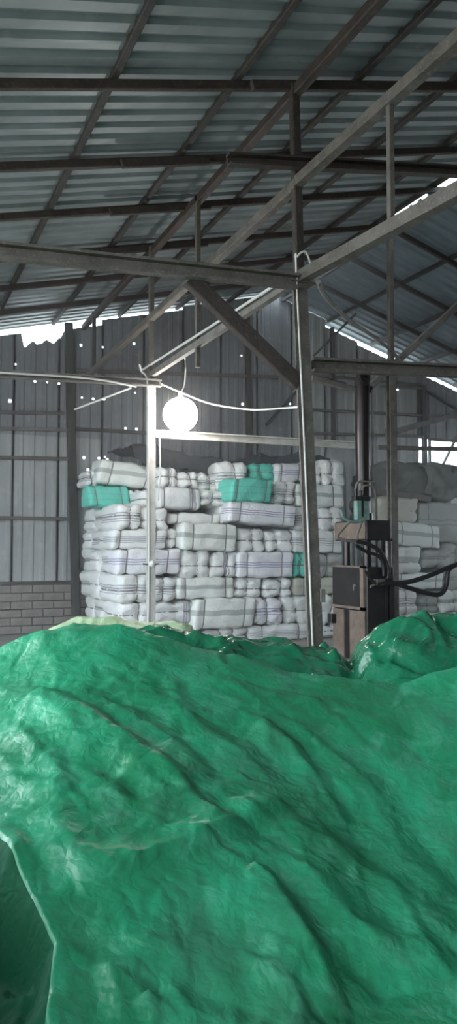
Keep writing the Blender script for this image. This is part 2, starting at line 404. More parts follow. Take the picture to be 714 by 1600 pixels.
MB().tube([(q.x-.14, q.y-.09, q.z), (q.x, q.y-.09, q.z-.01), (q.x+.12, q.y-.09, q.z)], .012).build('tie_wire', M_steelm, cl)
# ridge column behind the press
cr = empty('steel_column', (XR2, YL, 0), label='grey steel ridge column standing behind the hydraulic press', cat='column', group='columns of the hall')
MB().channel((XR2, YL, 0), (XR2, YL, 4.75), .14, .12, .02, up=(0, 1, 0)).build('shaft', M_steelg, cr)
MB().bar((XR2, YL, 4.75), (XR2, YL, RZ-.2), .095, .09, up=(0, 1, 0)).build('upper_post', M_steelm, cr)

# longitudinal lattice girder on the column line
def xx(px, py, X=XC): return onX(px, py, X)
g = empty('lattice_girder', (XC, 6, 4.2), label='long three-chord lattice girder running over the two left columns', cat='girder')
def z_at(y, px, py): return xx(px, py).z
zl = (xx(225, 590).z + xx(467, 440).z)/2; zu = 1.65 + 3.63; zt = roofz(XC) - .26
MB().channel((XC, YF+.4, zl-.055*(YM-YF-.4)), (XC, YM, zl+.0), .10, .11, .02).build('chord', M_steelm, g)
MB().channel((XC, YM, zl), (XC, YL, zl-.0), .07, .085, .015).build('chord', M_steelg, g)
MB().channel((XC, YF+.4, zu), (XC, YM, zu), .09, .10, .02).build('chord', M_steelm, g)
MB().bar((XC, YM, zu-.02), (XC, YB-.15, zu-.15), .10, .11).build('chord', M_steelm, g)
MB().bar((XC+.02, YF+.4, zt), (XC+.02, YB-.15, zt), .10, .11).build('chord', M_steel, g)
for px, ya, yb, wd, m in ((610,165,345,.05,M_steelm),(309,290,574,.06,M_steelm),(147,435,578,.07,M_steeld)):
    a_ = xx(px, (ya+yb)/2); y0 = a_.y; za, zb_ = xx(px, ya).z, xx(px, yb).z
    if px != 610: za = roofz(XC)-.22
    MB().bar((XC, y0, zb_), (XC, y0, za), wd, wd, up=(0, 1, 0)).build('web', m, g)
MB().tube([xx(445,458)+Vector((-.08,0,.09)), xx(340,522)+Vector((-.08,0,.09)), xx(228,588)+Vector((-.08,0,.08))], .016).build('conduit', M_wire, g)

# transverse truss at the near column
t1 = empty('tie_truss', (XC, YM, 4.2), label='dark brown cross truss with knee brace at the near column', cat='truss')
zc = pm1.z
yN = YM - .10
pa, pb_ = onY(0, 392, yN), onY(465, 440, yN)
MB().channel(pa + (pa-pb_)*1.2, pb_, .09, .14, .025).build('tie_beam', M_steelm, t1)
MB().bar(onY(296, 436, YM-.02), onY(466, 600, YM-.02), .09, .15).build('knee_brace', M_steel, t1)
a_, b_ = onY(488, 570, YM), onY(714, 580, YM)
MB().channel(a_, b_ + (b_-a_)*1.4, .09, .135, .025).build('tie_beam', M_steelm, t1)
a_, b_ = onY(357, 249, YM-.05), onY(714, 268, YM-.05)
MB().channel(a_, b_ + (b_-a_)*.8, .09, .11, .02).build('top_chord', M_steel, t1)

# transverse truss at the far column
t2 = empty('tie_truss', (XC, YL, 4.2), label='pale grey cross truss over the lamp, tied to the slim column', cat='truss')
a_, b_ = onY(0, 583, YL-.09), onY(252, 596, YL-.09)
MB().channel(a_ + (a_-b_)*.8, onY(252, 599, YL-.09), .09, .11, .02).build('tie_beam', M_steelg, t2)
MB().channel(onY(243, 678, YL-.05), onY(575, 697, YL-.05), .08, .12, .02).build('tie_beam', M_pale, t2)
MB().bar(onY(590, 699, YL), onY(760, 703, YL), .06, .07).build('tie_beam', M_steelg, t2)
for (xa, ya, xb, yb, wd, m) in ((487,591,558,610,.09,M_steelg),(490,556,556,490,.035,M_steelm),(576,606,714,478,.11,M_steelg),(116,640,205,606,.025,M_wire)):
    a_, b_ = onY(xa, ya, YL), onY(xb, yb, YL)
    if xb == 714: b_ = b_ + (b_-a_)*.12
    MB().bar(a_, b_, wd, wd).build('brace', m, t2)
MB().tube([onY(-20,581,YL-.2), onY(100,588,YL-.2), onY(160,594,YL-.2), onY(213,604,YL-.18)], .016).build('conduit', M_wire, t2)
sb = empty('brace_pole', (10.2, 13.4, 4.3), label='grey slanting brace pole above the dark canvas bundle', cat='brace')
a_, b_ = onY(608, 677, 13.4), onY(714, 647, 13.4); MB().bar(a_, b_ + (b_-a_)*.5, .17, .12).build('pole', M_steelg, sb)
MB().box(tuple(a_ + Vector((-.06,-.08,-.10))), tuple(a_ + Vector((.06,.08,.10)))).build('plate', M_steelg, sb)

# loose cables
tag(MB().tube([onX(497,440,XC+.1), atv(505,458,8.2), atv(523,478,9), atv(545,500,10), atv(570,517,11), atv(600,538,12.5), atv(628,565,13.5)], .026).build('cable', M_steelg, None, True), 'thick grey cable hanging from the near column towards the right roof slope', 'cable')
LP = onY(282, 648, YL-.28)
tag(MB().tube([onY(252,600,YL-.15), onY(285,614,YL-.15), onY(330,631,YL-.25), onY(390,640,10.2), onY(440,638,8.6), onX(466,636,XC-.05)], .013).build('cable', M_wire, None, True), 'thin white cable sagging from the lamp to the near column', 'cable')
tag(MB().tube([onY(249,676,YL-.07), onY(249,688,YL-.16), onY(250,740,YL-.2), onY(247,782,YL-.2)], .012).build('rope', M_wire, None), 'thin white rope hanging straight below the lamp beam', 'rope')
lamp = empty('bulb_lamp', tuple(LP), label='glowing white bulb with its bloom as a ball, hanging on a thin wire beside the slim column', cat='lamp')
RL = .262  # ball sized to the bulb's bloom, glare built as a solid
MB().sphere(LP, RL, 32, 16).build('bulb_bloom', M_bulb, lamp, True)
MB().cyl(LP + Vector((0,0,RL-.02)), LP + Vector((0,0,RL+.09)), .045, .03).build('socket', M_wire, lamp, True)
MB().tube([LP + Vector((0,0,RL+.07)), onY(288,600,YL-.2), onY(290,575,YL-.2), onY(289,560,YL-.15), xx(287,556)], .010).build('wire', M_wire, lamp)

# ------------------------------------------------------------------ hydraulic press
PX0, PX1, PY0, PY1 = 6.50, 6.98, 9.60, 10.50
pr = empty('hydraulic_press', ((PX0+PX1)/2, (PY0+PY1)/2, 0), label='black hydraulic baling press with tall upright cylinder in front of the bales', cat='press')
MB().box((PX0, PY0, 0), (PX1, PY1, 1.40), .015).build('body', M_press, pr)
for yy in (PY0+.18, PY1-.2):
    for z0 in (1.38,): MB().cyl((PX0+.13 if yy < 10 else PX0+.11, yy, z0), (PX0+.13 if yy < 10 else PX0+.11, yy, 1.82), .062).build('guide_rod', M_cyl, pr, True)
MB().cyl((PX1-.14, PY0+.12, 1.38), (PX1-.14, PY0+.12, 1.82), .08).build('guide_rod', M_press, pr, True)
MB().box((PX0+.03, PY0+.04, 1.80), (PX1-.02, PY1+.02, 2.10), .012).build('crosshead', M_press, pr)
MB().box((PX0+.005, PY0+.05, 1.82), (PX0+.03, PY1, 2.08), .006).build('lit_side', M_tan, pr)  # crosshead's lit left side put into colour as a tan plate
MB().box((PX1-.02, PY0+.1, 1.79), (PX1+.06, PY0+.2, 1.83)).build('lug', M_press, pr)
cx, cy = 6.77, 10.08
MB().cyl((cx, cy, 2.08), (cx, cy, 4.20), .112, n=28).cyl((cx, cy, 2.08), (cx, cy, 2.22), .15, n=28).build('cylinder', M_cyl, pr, True)
MB().cyl((cx, cy, 4.20), (cx, cy, 4.34), .125, .118, n=28).build('cylinder_cap', M_press, pr, True)
b = MB()
for k in range(20):                                     # the eye on top: a ring
    a0, a1 = 2*math.pi*k/20, 2*math.pi*(k+1)/20
    P = lambda a, r, y: (cx-.04 + r*math.cos(a), cy-.10+y, 4.33 + r*math.sin(a))
    vs = [P(a0,.045,-.05),P(a1,.045,-.05),P(a1,.09,-.05),P(a0,.09,-.05),P(a0,.045,.05),P(a1,.045,.05),P(a1,.09,.05),P(a0,.09,.05)]
    b.add(vs, [(0,1,2,3),(7,6,5,4),(0,4,5,1),(3,2,6,7)])
b.build('eye', M_press, pr, True)
MB().box((cx+.02, cy-.06, 4.30), (cx+.13, cy+.06, 4.44), .02).build('lug', M_press, pr)
MB().box((cx+.10, cy-.05, 4.12), (cx+.17, cy+.05, 4.22), .01).build('lug', M_press, pr)
F = lambda x, y, Y=PY0-.06: onY(x, y, Y)
MB().tube([(cx+.14, cy-.06, 4.15), (cx+.145, cy-.06, 3.2), (cx+.14, cy-.06, 2.78), (cx+.08, cy-.16, 2.70), (cx-.16, cy-.16, 2.70), (cx-.22, cy-.14, 2.62), (cx-.23, cy-.14, 2.45)], .017).build('pipe', M_steelg, pr, True)
MB().tube([(cx-.12, cy-.16, 2.50), (cx-.10, cy-.16, 2.62), (cx+.02, cy-.16, 2.64), (cx+.12, cy-.15, 2.56), (cx+.15, cy-.14, 2.12)], .017).build('pipe', M_steelg, pr, True)
MB().box((cx-.27, cy-.22, 2.10), (cx-.03, cy-.13, 2.42), .02).build('valve_block', M_gt, pr)
MB().box((cx-.30, cy-.23, 2.40), (cx-.01, cy-.13, 2.47), .01).cyl((cx-.25, cy-.18, 2.46), (cx-.25, cy-.18, 2.58), .025).cyl((cx-.16, cy-.18, 2.46), (cx-.16, cy-.18, 2.56), .025).build('manifold', M_press, pr)
MB().box((cx-.18, cy-.235, 2.16), (cx-.15, cy-.22, 2.40)).build('clamp', M_press, pr)
hs = [([(533,796),(537,808),(548,815),(560,815),(570,812)], .022, M_gt),
      ([(546,815),(536,826),(527,838),(535,843),(553,846),(566,848)], .022, M_steelg),
      ([(566,814),(562,824),(558,836),(559,847)], .020, M_steelg),
      ([(556,846),(575,850),(592,860),(602,874),(607,890),(606,904)], .030, M_black),
      ([(556,852),(572,862),(590,868),(598,880),(600,900)], .026, M_black),
      ([(571,893),(578,903),(588,912),(597,908),(612,900)], .022, M_black),
      ([(596,910),(612,912),(640,909),(672,899),(698,888),(714,882),(745,872)], .036, M_black),
      ([(588,912),(606,910),(624,914),(650,922),(678,929),(690,927),(697,915),(700,893),(706,886)], .036, M_black)]
for pts, r, m in hs: MB().tube([F(*p) for p in pts] + ([(8.75, 9.75, 1.2), (9.2, 9.9, .4), (9.6, 10.1, .05), (10.3, 10.3, .04)] if pts[-1][0] > 740 else []), r, 10).build('hose', m, pr, True)
q = F(596, 909); MB().box(tuple(q+Vector((-.10,-.03,-.05))), tuple(q+Vector((.06,.08,.04))), .01).cyl(q+Vector((-.12,0,-.04)), q+Vector((-.2,0,-.07)), .02).build('coupling', M_steelm, pr)
# left flank: tan-framed recess and tan lower panels
sd = empty('control_box', (PX0, 10.0, 1.0)); sd.parent = pr; sd.matrix_parent_inverse = Matrix.Translation(-Vector(pr.location))
def child(o, parent): return o
def side(b_, name, m): 
    o = b_.build(name, m, sd); return o
Xs = PX0
ya, yb = PY0+.02, PY1+.02
b = MB().box((Xs-.05, ya, .77), (Xs, ya+.09, 1.42)).box((Xs-.05, ya, .77), (Xs, yb, .81)).box((Xs-.05, ya, 1.39), (Xs, yb, 1.42))
side(b, 'frame', M_tan)
side(MB().box((Xs-.02, ya+.09, .81), (Xs, yb, 1.39)), 'back_panel', M_press)
side(MB().tube([(Xs-.05, ya+.2, 1.12), (Xs-.07, ya+.22, 1.13), (Xs-.07, ya+.22, 1.05)], .01), 'handle', M_steelg)
MB().box((Xs-.03, PY0+.02, .0), (Xs, PY0+.42, .75)).build('side_panel', M_tan, pr)
MB().box((Xs-.03, PY0+.58, .0), (Xs, PY1, .75)).build('side_panel', M_tan, pr)
MB().box((Xs-.12, PY1-.1, .52), (Xs-.02, PY1+.02, .66), .01).build('bracket', M_press, pr)
MB().box((PX0+.32, PY0-.03, .0), (PX0+.36, PY0, 1.38)).box((PX1-.1, PY0-.04, .0), (PX1-.02, PY0, 1.15)).build('rail', M_press, pr)

# ------------------------------------------------------------------ bales
def nz(t): return math.copysign(1 - (1-abs(t))**1.7, t)
def bale_shape(dx, dy, dz, ties, seed, puff=.035, rad=.09, wr=0.0):
    r = random.Random(seed); hx, hy, hz = dx/2, dy/2, dz/2; R = min(rad, hx*.6, hy*.6, hz*.6)
    ph = [r.uniform(0, 6.28) for _ in range(12)]; lean = r.uniform(-.02, .02)
    tw = [r.uniform(-.03, .03) for _ in range(4)]
    def f(p, off=0.):
        q = Vector((p[0]*hx, p[1]*hy, p[2]*hz))
        inn = Vector((max(-hx+R, min(hx-R, q.x)), max(-hy+R, min(hy-R, q.y)), max(-hz+R, min(hz-R, q.z))))
        d = q - inn; n = d.normalized() if d.length > 1e-6 else Vector((0, 0, 1))
        L = (1-p[0]**2), (1-p[1]**2), (1-p[2]**2)
        s = inn + n*R
        b = puff*((L[1]*L[2] if abs(n.x) > .7 else 0) + (L[0]*L[2] if abs(n.y) > .7 else 0) + .4*(L[0]*L[1] if abs(n.z) > .7 else 0))
        wv = .010*(math.sin(9*q.x+ph[0]+5*q.z) + math.sin(13*q.z+ph[1]+7*q.y) + math.sin(17*q.x-11*q.z+ph[2]) * .7 + math.sin(23*q.y+ph[3]+14*q.z)*.5)
        cr = (abs(math.sin(11*q.x+8*q.z+ph[4])) + abs(math.sin(16*q.z-9*q.x+6*q.y+ph[5])) + .6*abs(math.sin(29*q.x+21*q.z+ph[6])) - 1.3)*wr
        s = s + n*(b + wv*.8 + cr + off)
        for ax, c, dep in ties:
            i = 'xyz'.index(ax); hh = (hx, hy, hz)[i]; dd = (q[i] - c*hh)/.048
            g = dep*math.exp(-dd*dd)
            m = n.copy(); m[i] = 0; s = s - m*g
        s.x += lean*p[2] + tw[0]*p[1]*p[2]; s.z += tw[1]*p[0]*.4*max(0, p[2])
        return s
    return f
def cube_grid(nx, ny, nz_):
    idx, vs, fs = {}, [], []
    N = (nx, ny, nz_)
    def vid(i, j, k):
        if (i, j, k) not in idx:
            idx[(i, j, k)] = len(vs); vs.append((nz(2*i/nx-1), nz(2*j/ny-1), nz(2*k/nz_-1)))
        return idx[(i, j, k)]
    for i in range(nx):
        for j in range(ny):
            fs.append((vid(i,j,0), vid(i,j+1,0), vid(i+1,j+1,0), vid(i+1,j,0))); fs.append((vid(i,j,nz_), vid(i+1,j,nz_), vid(i+1,j+1,nz_), vid(i,j+1,nz_)))
    for i in range(nx):
        for k in range(nz_):
            fs.append((vid(i,0,k), vid(i+1,0,k), vid(i+1,0,k+1), vid(i,0,k+1))); fs.append((vid(i,ny,k), vid(i,ny,k+1), vid(i+1,ny,k+1), vid(i+1,ny,k)))
    for j in range(ny):
        for k in range(nz_):
            fs.append((vid(0,j,k), vid(0,j,k+1), vid(0,j+1,k+1), vid(0,j+1,k))); fs.append((vid(nx,j,k), vid(nx,j+1,k), vid(nx,j+1,k+1), vid(nx,j,k+1)))
    return vs, fs
GRIDS = {k: cube_grid(*n) for k, n in {'long': (26, 10, 14), 'end': (18, 16, 18)}.items()}
def strap_mesh(f, ax, c, half, wd=.011):
    i = 'xyz'.index(ax); o1, o2 = [k for k in range(3) if k != i]; pts = []
    n = 9
    per = [(-1 + 2*t/n, -1) for t in range(n)] + [(1, -1 + 2*t/n) for t in range(n)] + [(1 - 2*t/n, 1) for t in range(n)] + [(-1, 1 - 2*t/n) for t in range(n)]
    vs, fs = [], []
    for a_, b_ in per:
        for s_ in (-1, 1):
            p = [0, 0, 0]; p[i] = c + s_*wd/half[i]; p[o1] = nz(a_); p[o2] = nz(b_); vs.append(f(p, .006))
    m = len(per)
    for k in range(m): fs.append((2*k, 2*((k+1) % m), 2*((k+1) % m)+1, 2*k+1))
    return mesh(vs, fs)
def bale(cx, y0, cz0, dx, dy, dz, kind, m, label, group, roll=0, yaw=0, seed=0):
    """front face at y0, bottom at cz0"""
    r = random.Random(seed)
    ties = [('x', r.uniform(-.75, -.6), .02), ('x', r.uniform(.55, .7), .015)] if kind == 'long' else [('x', r.uniform(-.25, .25), .048), ('z', r.uniform(-.2, .15), .042)]
    f = bale_shape(dx*.99, dy*.98, dz*.99, ties, seed, puff=.022 if kind == 'long' else .035, rad=.055 if kind == 'long' else .085, wr=.005 if kind == 'long' else .013)
    gv, gf = GRIDS[kind]
    root = empty('bale', (cx, y0 + dy/2, cz0 + dz/2), label=label, cat='bale', group=group)
    o = link('wrap', mesh([f(p) for p in gv], gf), SK[m], None, True); o.parent = root
    half = (dx/2, dy/2, dz/2)
    for ax, c, dep in ties:
        s = link('strap', strap_mesh(f, ax, c, half), M_strap, None, True); s.parent = root
    root.rotation_euler = (0, math.radians(roll), math.radians(yaw))
    return root
YS = 12.62
BIG = 'bales of the big stack'; RGT = 'bales of the stack behind the press'
# (x0, y0, x1, y1 in the photograph, kind, cloth, setback of the front face, roll, yaw, label)
B = [
 # floor row, mostly behind the tarpaulin
 (186,978,285,1012,'long','plain',0,0,0,'white bale at the foot of the stack, hidden low behind the slim column'),
 (286,985,346,1012,'end','plain',.05,0,0,'square white bale end at the foot of the stack beside the pale sheet'),
 (347,981,389,1012,'end','plain',0,0,0,'white bale end barely showing above the green tarp, left of the striped floor bale'),
 (390,976,485,1012,'long','multi',0,0,0,'long grey-lined bale lying lowest, just left of the near column base'),
 (487,977,540,1012,'end','plain',0,0,0,'plain pale bale lowest between near column and press'),
 # row 7
 (186,942,238,977,'end','plain',0,0,0,'crumpled white bale left of the slim column, just above the tarp'),
 (240,940,304,980,'end','vside',.03,0,0,'white bale with an upright grey stripe, just above the pale sheet'),
 (305,935,399,981,'long','grey',-.12,0,0,'long bulging white bale with grey band, lowest full bale in the middle'),
 (400,935,443,977,'end','lav',-.05,0,0,'tied square bale end crossed by purple lines, above the lined floor bale'),
 (444,932,486,976,'end','plain',0,0,0,'crumpled white bale end left of the near column, second above the floor'),
 (487,930,538,977,'end','plain',0,0,0,'torn white bale with flapping folds between near column and press'),
 # row 6
 (183,898,232,940,'end','multi',-.02,0,4,'lined corner bale partly shaded, left of the slim column in the third layer'),
 (233,902,277,939,'end','multi',.0,0,0,'square bale end with crossing straps just right of the slim column'),
 (278,902,367,936,'long','grey',-.02,0,0,'long white bale with one grey band, directly above the lowest full middle bale'),
 (368,902,411,934,'end','plain',.02,0,0,'small white bale end with a dark hole, right of the grey-banded long bale'),
 (413,905,457,932,'end','plain',.0,0,0,'puckered white bale end with knot, between two plain ones under the lavender bale'),
 (459,902,538,930,'long','beige',.05,0,0,'dull beige bale passing behind the near column under the teal end'),
 # row 5
 (183,858,283,899,'long','lav',-.03,0,0,'long white bale with lavender lines behind the slim column, above the shaded corner bale'),
 (284,860,329,902,'end','plain',.0,0,0,'folded white bale end right of the lined bale behind the slim column'),
 (330,863,371,904,'end','vert',.0,0,0,'square bale end with upright grey lines and a cross strap'),
 (372,863,459,904,'long','lav',-.06,0,0,'long pale bale with three lavender lines, left of the teal end'),
 (460,864,485,902,'end','teal',.0,0,0,'narrow teal bale end beside the near column'),
 (486,864,536,902,'end','dull',.05,0,0,'dull grey bale between the near column and the press box'),
 # row 4
 (176,828,262,858,'long','multi',.02,0,0,'long bale with dark grey lines, crossing behind the slim column at mid height'),
 (263,826,284,860,'end','plain',.10,0,0,'small white bale end right of the slim column at mid height'),
 (285,818,371,862,'long','grey',-.10,2,0,'long white bale with pale grey band jutting out in the middle of the stack'),
 (373,826,415,866,'end','plain',.0,0,0,'puffy white bale end under the left part of the lavender-lined long bale'),
 (416,828,458,868,'end','plain',.0,0,0,'puffy white bale end resting on the lavender bale beside the narrow teal end'),
 (459,828,536,865,'long','multi',.02,0,0,'grey-lined bale passing behind the near column above the teal end'),
 # row 3
 (184,786,222,829,'end','multi',-.03,0,0,'tied white corner bale with two lobes under the left teal bale'),
 (223,794,264,829,'end','plain',.02,0,0,'white bale end behind the slim column, beside the two-lobed corner bale'),
 (265,801,345,822,'long','plain',.18,0,0,'flat plain white bale set back under the banded bale'),
 (346,790,357,826,'end','plain',.15,0,0,'thin white bale edge squeezed left of the jutting lavender bale'),
 (358,785,463,828,'long','lav',-.16,3,0,'long jutting bale with three lavender lines, directly under the bright teal bale'),
 (464,794,499,828,'end','multi',.03,0,0,'white lined bale end just left of the near column'),
 (500,792,536,828,'end','plain',.0,0,0,'crumpled white bale end between near column and press cylinder, mid height'),
 # row 2
 (222,764,247,794,'end','plain',.25,0,0,'small white bale behind the slim column in the second layer from the top'),
 (248,761,314,800,'long','vside',.10,0,0,'plump white bale with upright grey lines at its end, below the lamp'),
 (315,767,357,800,'end','multi',.10,0,0,'lined square bale end left of the bright teal bale'),
 (359,747,426,788,'long','teal',-.22,0,6,'bright teal bale jutting out near the top centre of the stack'),
 (427,752,463,792,'end','multi',.0,0,0,'tied bale end with grey lines right of the bright teal bale'),
 (464,757,537,793,'long','grey',.0,0,0,'long white bale with grey band passing behind the near column near the top'),
 # top row
 (250,729,278,762,'end','vert',.25,0,0,'white bale end with upright lines on top of the stack below the lamp'),
 (279,737,311,762,'end','plain',.25,0,0,'small plain white bale end on top, second right of the lamp-lit column'),
 (312,740,344,764,'end','multi',.28,0,0,'small lined bale on top, left of the tall bale by the teal one'),
 (345,722,391,768,'end','multi',.15,0,-8,'tall striped bale on top, behind and left of the bright teal bale'),
 (392,724,431,753,'end','teal',.2,0,0,'dark teal bale end half hidden on top behind the bright teal bale'),
 (432,724,477,758,'long','lav',.12,-4,0,'slanted lavender-lined bale on top, left of the near column'),
 (478,726,505,758,'end','plain',.15,0,0,'white bale on top, hidden by the near column'),
 (506,719,540,758,'end','plain',.05,0,0,'bulging white bale with puckered top, at the right end of the top layer'),
]
placed = []
def settle(x0, x1, y0, y1, ztop, zpix):
    best = 0.
    for (a0, a1, b0, b1, zt) in placed:
        ox = min(x1, a1) - max(x0, a0); oy = min(y1, b1) - max(y0, b0)
        if ox > .12*(x1-x0) and oy > .1 and zt < min(ztop - .16, zpix + .13): best = max(best, zt)
    return best
def put(row, Y0, group, i):
    x0, y0, x1, y1, kind, m, setb, roll, yaw, label = row
    Y = Y0 + setb; ym = (y0+y1)/2
    X0 = onY(x0, ym, Y).x; X1 = onY(x1, ym, Y).x; zt = onY((x0+x1)/2, y0, Y).z; zb_ = max(0, onY((x0+x1)/2, y1, Y).z)
    dy = .60 if kind == 'long' else 1.12
    if kind == 'end' and setb > .14: dy = .8
    if y0 >= 976: zb = 0.
    else: zb = settle(X0, X1, Y, Y+dy, zt, zb_)
    placed.append((X0, X1, Y, Y+dy, zt))
    bale((X0+X1)/2, Y, zb, X1-X0, dy, zt-zb, kind, m, label, group, roll, yaw, 100+i)
    return X0, X1, Y, dy, zb, zt
rows_left = []
for i, row in enumerate(B):
    r = put(row, YS, BIG, i)
    if row[0] in (183, 184, 186, 176): rows_left.append((r, row))
# the set-back pair at the top left and the shaded left flank
XS = 3.62
names_ = ['bottom', 'second from bottom', 'third', 'fourth', 'fifth', 'sixth']
flank = []
for n_, (r, row) in enumerate(rows_left):
    X0, X1, Y, dy, zb, zt = r; a = Y + dy + .02; end = 15.25; k = max(1, round((end-a)/.75)); d = (end-a)/k
    for j in range(k):
        w_ = rnd.uniform(.85, 1.1); xo = XS + rnd.uniform(-.07, .05)
        cloth = ['plain', 'multi', 'plain', 'grey'][(n_*3+j) % 4]
        pos = ['nearest the corner', 'in the middle', 'deepest by the wall'][j if k == 3 else (0, 2)[j]] if k > 1 else 'behind the corner bale'
        zb2 = zb; zt2 = zt + rnd.uniform(-.02, .03)
        zb2 = max([0]+[p[4] for p in flank if p[0] < n_ and min(a+(j+1)*d, p[3]) - max(a+j*d, p[2]) > .1 and p[4] < zt2-.15])
        bale(xo + w_/2, a + j*d, zb2, w_, d-.02, zt2-zb2, 'end', cloth, f'bluish-white bale on the shaded flank of the big stack, {names_[n_]} layer, {pos}'.replace('of the big stack, ', ''), BIG, 0, rnd.uniform(-4, 4), 400+n_*10+j)
        flank.append((n_, 0, a+j*d, a+(j+1)*d, zt2)); placed.append((xo, xo+w_, a+j*d, a+(j+1)*d-.02, zt2))
UP = [
 (139,759,203,795,'long','teal',1.0,0,0,'dull teal bale at the upper left corner of the stack'),
 (204,764,222,792,'end','plain',1.0,0,0,'small white bale end squeezed right of the dull teal bale'),
 (155,722,246,763,'long','grey',1.0,5,0,'long slanted white bale with grey line, topmost at the stack\'s left end'),
 (136,734,154,767,'end','multi',1.25,0,0,'narrow lined bale at the extreme upper left of the stack'),
]
for i, row in enumerate(UP): put(row, YS, BIG, 200+i)
# second stack, right of the press
R_ = [
 (612,960,660,1010,'end','plain',0,0,0,'white bale low beside the press body, just above the green tarp'),
 (661,958,730,1010,'long','plain',0,0,0,'pale bale hidden low behind the green tarp at the right'),
 (612,921,653,961,'end','multi',0,0,0,'grey-lined bale end right of the press, under the hoses'),
 (654,931,688,960,'end','dull',.08,0,0,'small dull bale between two white ones under the hoses'),
 (691,922,740,960,'end','grey',0,0,0,'white bale with grey-green band under the hose bend'),
 (616,896,694,922,'long','grey',.02,0,0,'long grey-banded bale crossed by the black hoses'),
 (696,886,745,922,'end','dull',.05,0,0,'grey crumpled bale where the black hoses turn'),
 (610,854,659,897,'end','grey',-.02,0,0,'crumpled white bale end with torn hole, right of the press crosshead'),
 (660,858,706,896,'end','dull',.05,0,0,'rounded bale with dull grey face right of the torn one'),
 (614,817,689,858,'long','grey',-.08,4,0,'long tilted white bale with grey-green band, right of the crosshead'),
 (690,848,745,886,'end','dull',.1,0,0,'dull pale bale below the large lined sack'),
 (591,776,655,818,'end','tanv',.05,0,0,'cream bale with upright brown stripes right of the ridge column'),
 (657,786,745,849,'long','dull',.10,0,0,'large lined grey sack bale under the dark canvas bundle'),
]
placed.clear()
for i, row in enumerate(R_): put(row, 12.95, RGT, 300+i)

# dark canvas bundle on the second stack
def lump(name, c, half, m, seed, label, cat, amp=.06, par=None, fold=3.):
    r = random.Random(seed); ph = [r.uniform(0, 6.28) for _ in range(9)]; vs, fs = cube_grid(26, 14, 14); out = []
    for p in vs:
        v = Vector(p); n = v.normalized(); k = (v.length/max(abs(v.x), abs(v.y), abs(v.z)))
        q = v/(k**.72)
        g = abs(math.sin(fold*(q.x*1.3+q.z*.9)+ph[0])) + .7*abs(math.sin(fold*1.7*(q.x-.8*q.z+.4*q.y)+ph[1])) + .4*abs(math.sin(fold*3.1*(q.z+.5*q.x)+ph[2]))
        s = 1 + amp*(g-1.1); zz = q.z
        if zz < -.6: s = 1; zz = max(zz, -1)
        out.append((c[0]+q.x*half[0]*s, c[1]+q.y*half[1]*s, c[2]+zz*half[2]*s))
    o = link(name, mesh(out, fs), m, par, True)
    if par is None: tag(o, label, cat)
    return o
a_, b_ = onY(590, 750, 13.2), onY(712, 750, 13.2); zt = onY(650, 720, 13.2).z; zb = onY(640, 784, 13.2).z
bd = empty('canvas_bundle', ((a_.x+b_.x)/2, 13.75, zb-.1), label='big dark grey canvas bundle heaped on the bales right of the press', cat='bundle')
lump('cover', ((a_.x+b_.x)/2+.02, 13.75, (zt+zb)/2-.04), ((b_.x-a_.x)/2*1.08, .62, (zt-zb)/2*1.12), M_sackd, 5, '', '', .15, bd, 2.6)
lump('corner', (b_.x-.42, 13.35, (zt+zb)/2-.02), (.46, .4, (zt-zb)/2*1.02), M_sackd, 9, '', '', .17, bd, 3.2)
p0, p1 = onY(590, 768, 13.05), onY(672, 780, 13.05)
MB().prism(p0, p1, [(-.03,-.06),(.03,-.06),(.03,.06),(-.03,.06)]).build('strap', M_steelg, bd)

# dark sheet over the back of the big stack
def noise2(x, y, seed):
    r = np.random.RandomState(seed); G = r.rand(64, 64)
    xi, yi = np.floor(x).astype(int), np.floor(y).astype(int); fx, fy = x-xi, y-yi
    fx = fx*fx*fx*(fx*(fx*6-15)+10); fy = fy*fy*fy*(fy*(fy*6-15)+10)
    g = lambda a, b: G[a % 64, b % 64]
    return (g(xi,yi)*(1-fx)+g(xi+1,yi)*fx)*(1-fy) + (g(xi,yi+1)*(1-fx)+g(xi+1,yi+1)*fx)*fy
def ridged(x, y, seed, oc=4, lac=2.1, gain=.5):
    t = np.zeros_like(x); a = 1.; s = 0.
    for k in range(oc):
        t += a*(1-np.abs(2*noise2(x+17*k, y-9*k, seed+k)-1)*2.2); s += a; a *= gain; x = x*lac; y = y*lac
    return t/s
def grid_mesh(X, Y, Z, keep=None):
    n, m = X.shape; me = bpy.data.meshes.new('m')
    co = np.stack([X, Y, Z], -1).reshape(-1, 3).astype(np.float32)
    i = np.arange(n-1)[:, None]*m + np.arange(m-1)[None, :]
    q = np.stack([i, i+1, i+m+1, i+m], -1)
    q = (q.reshape(-1, 4) if keep is None else q[keep[:-1, :-1]]).astype(np.int32)
    me.vertices.add(len(co)); me.vertices.foreach_set('co', co.ravel())
    me.loops.add(q.size); me.loops.foreach_set('vertex_index', q.ravel())
    me.polygons.add(len(q)); me.polygons.foreach_set('loop_start', np.arange(0, q.size, 4, dtype=np.int32))
    me.update(calc_edges=True); me.validate()
    me.polygons.foreach_set('use_smooth', np.ones(len(me.polygons), dtype=bool)); return me
xs = np.linspace(4.1, 8.3, 90); ys = np.linspace(13.35, 15.3, 50); gx, gy = np.meshgrid(xs, ys)
zb = onY(380, 722, 13.6).z
gz = zb + .07 + .16*ridged(gx*1.1, gy*1.3, 41) + .10*np.sin(gx*1.7+1) - .9*np.clip((13.55-gy)/.2, 0, 1)*.35
tag(link('plastic_sheet', grid_mesh(gx, gy, gz), M_sheetd), 'dark blue-grey plastic sheet thrown over the top of the big stack', 'sheet')

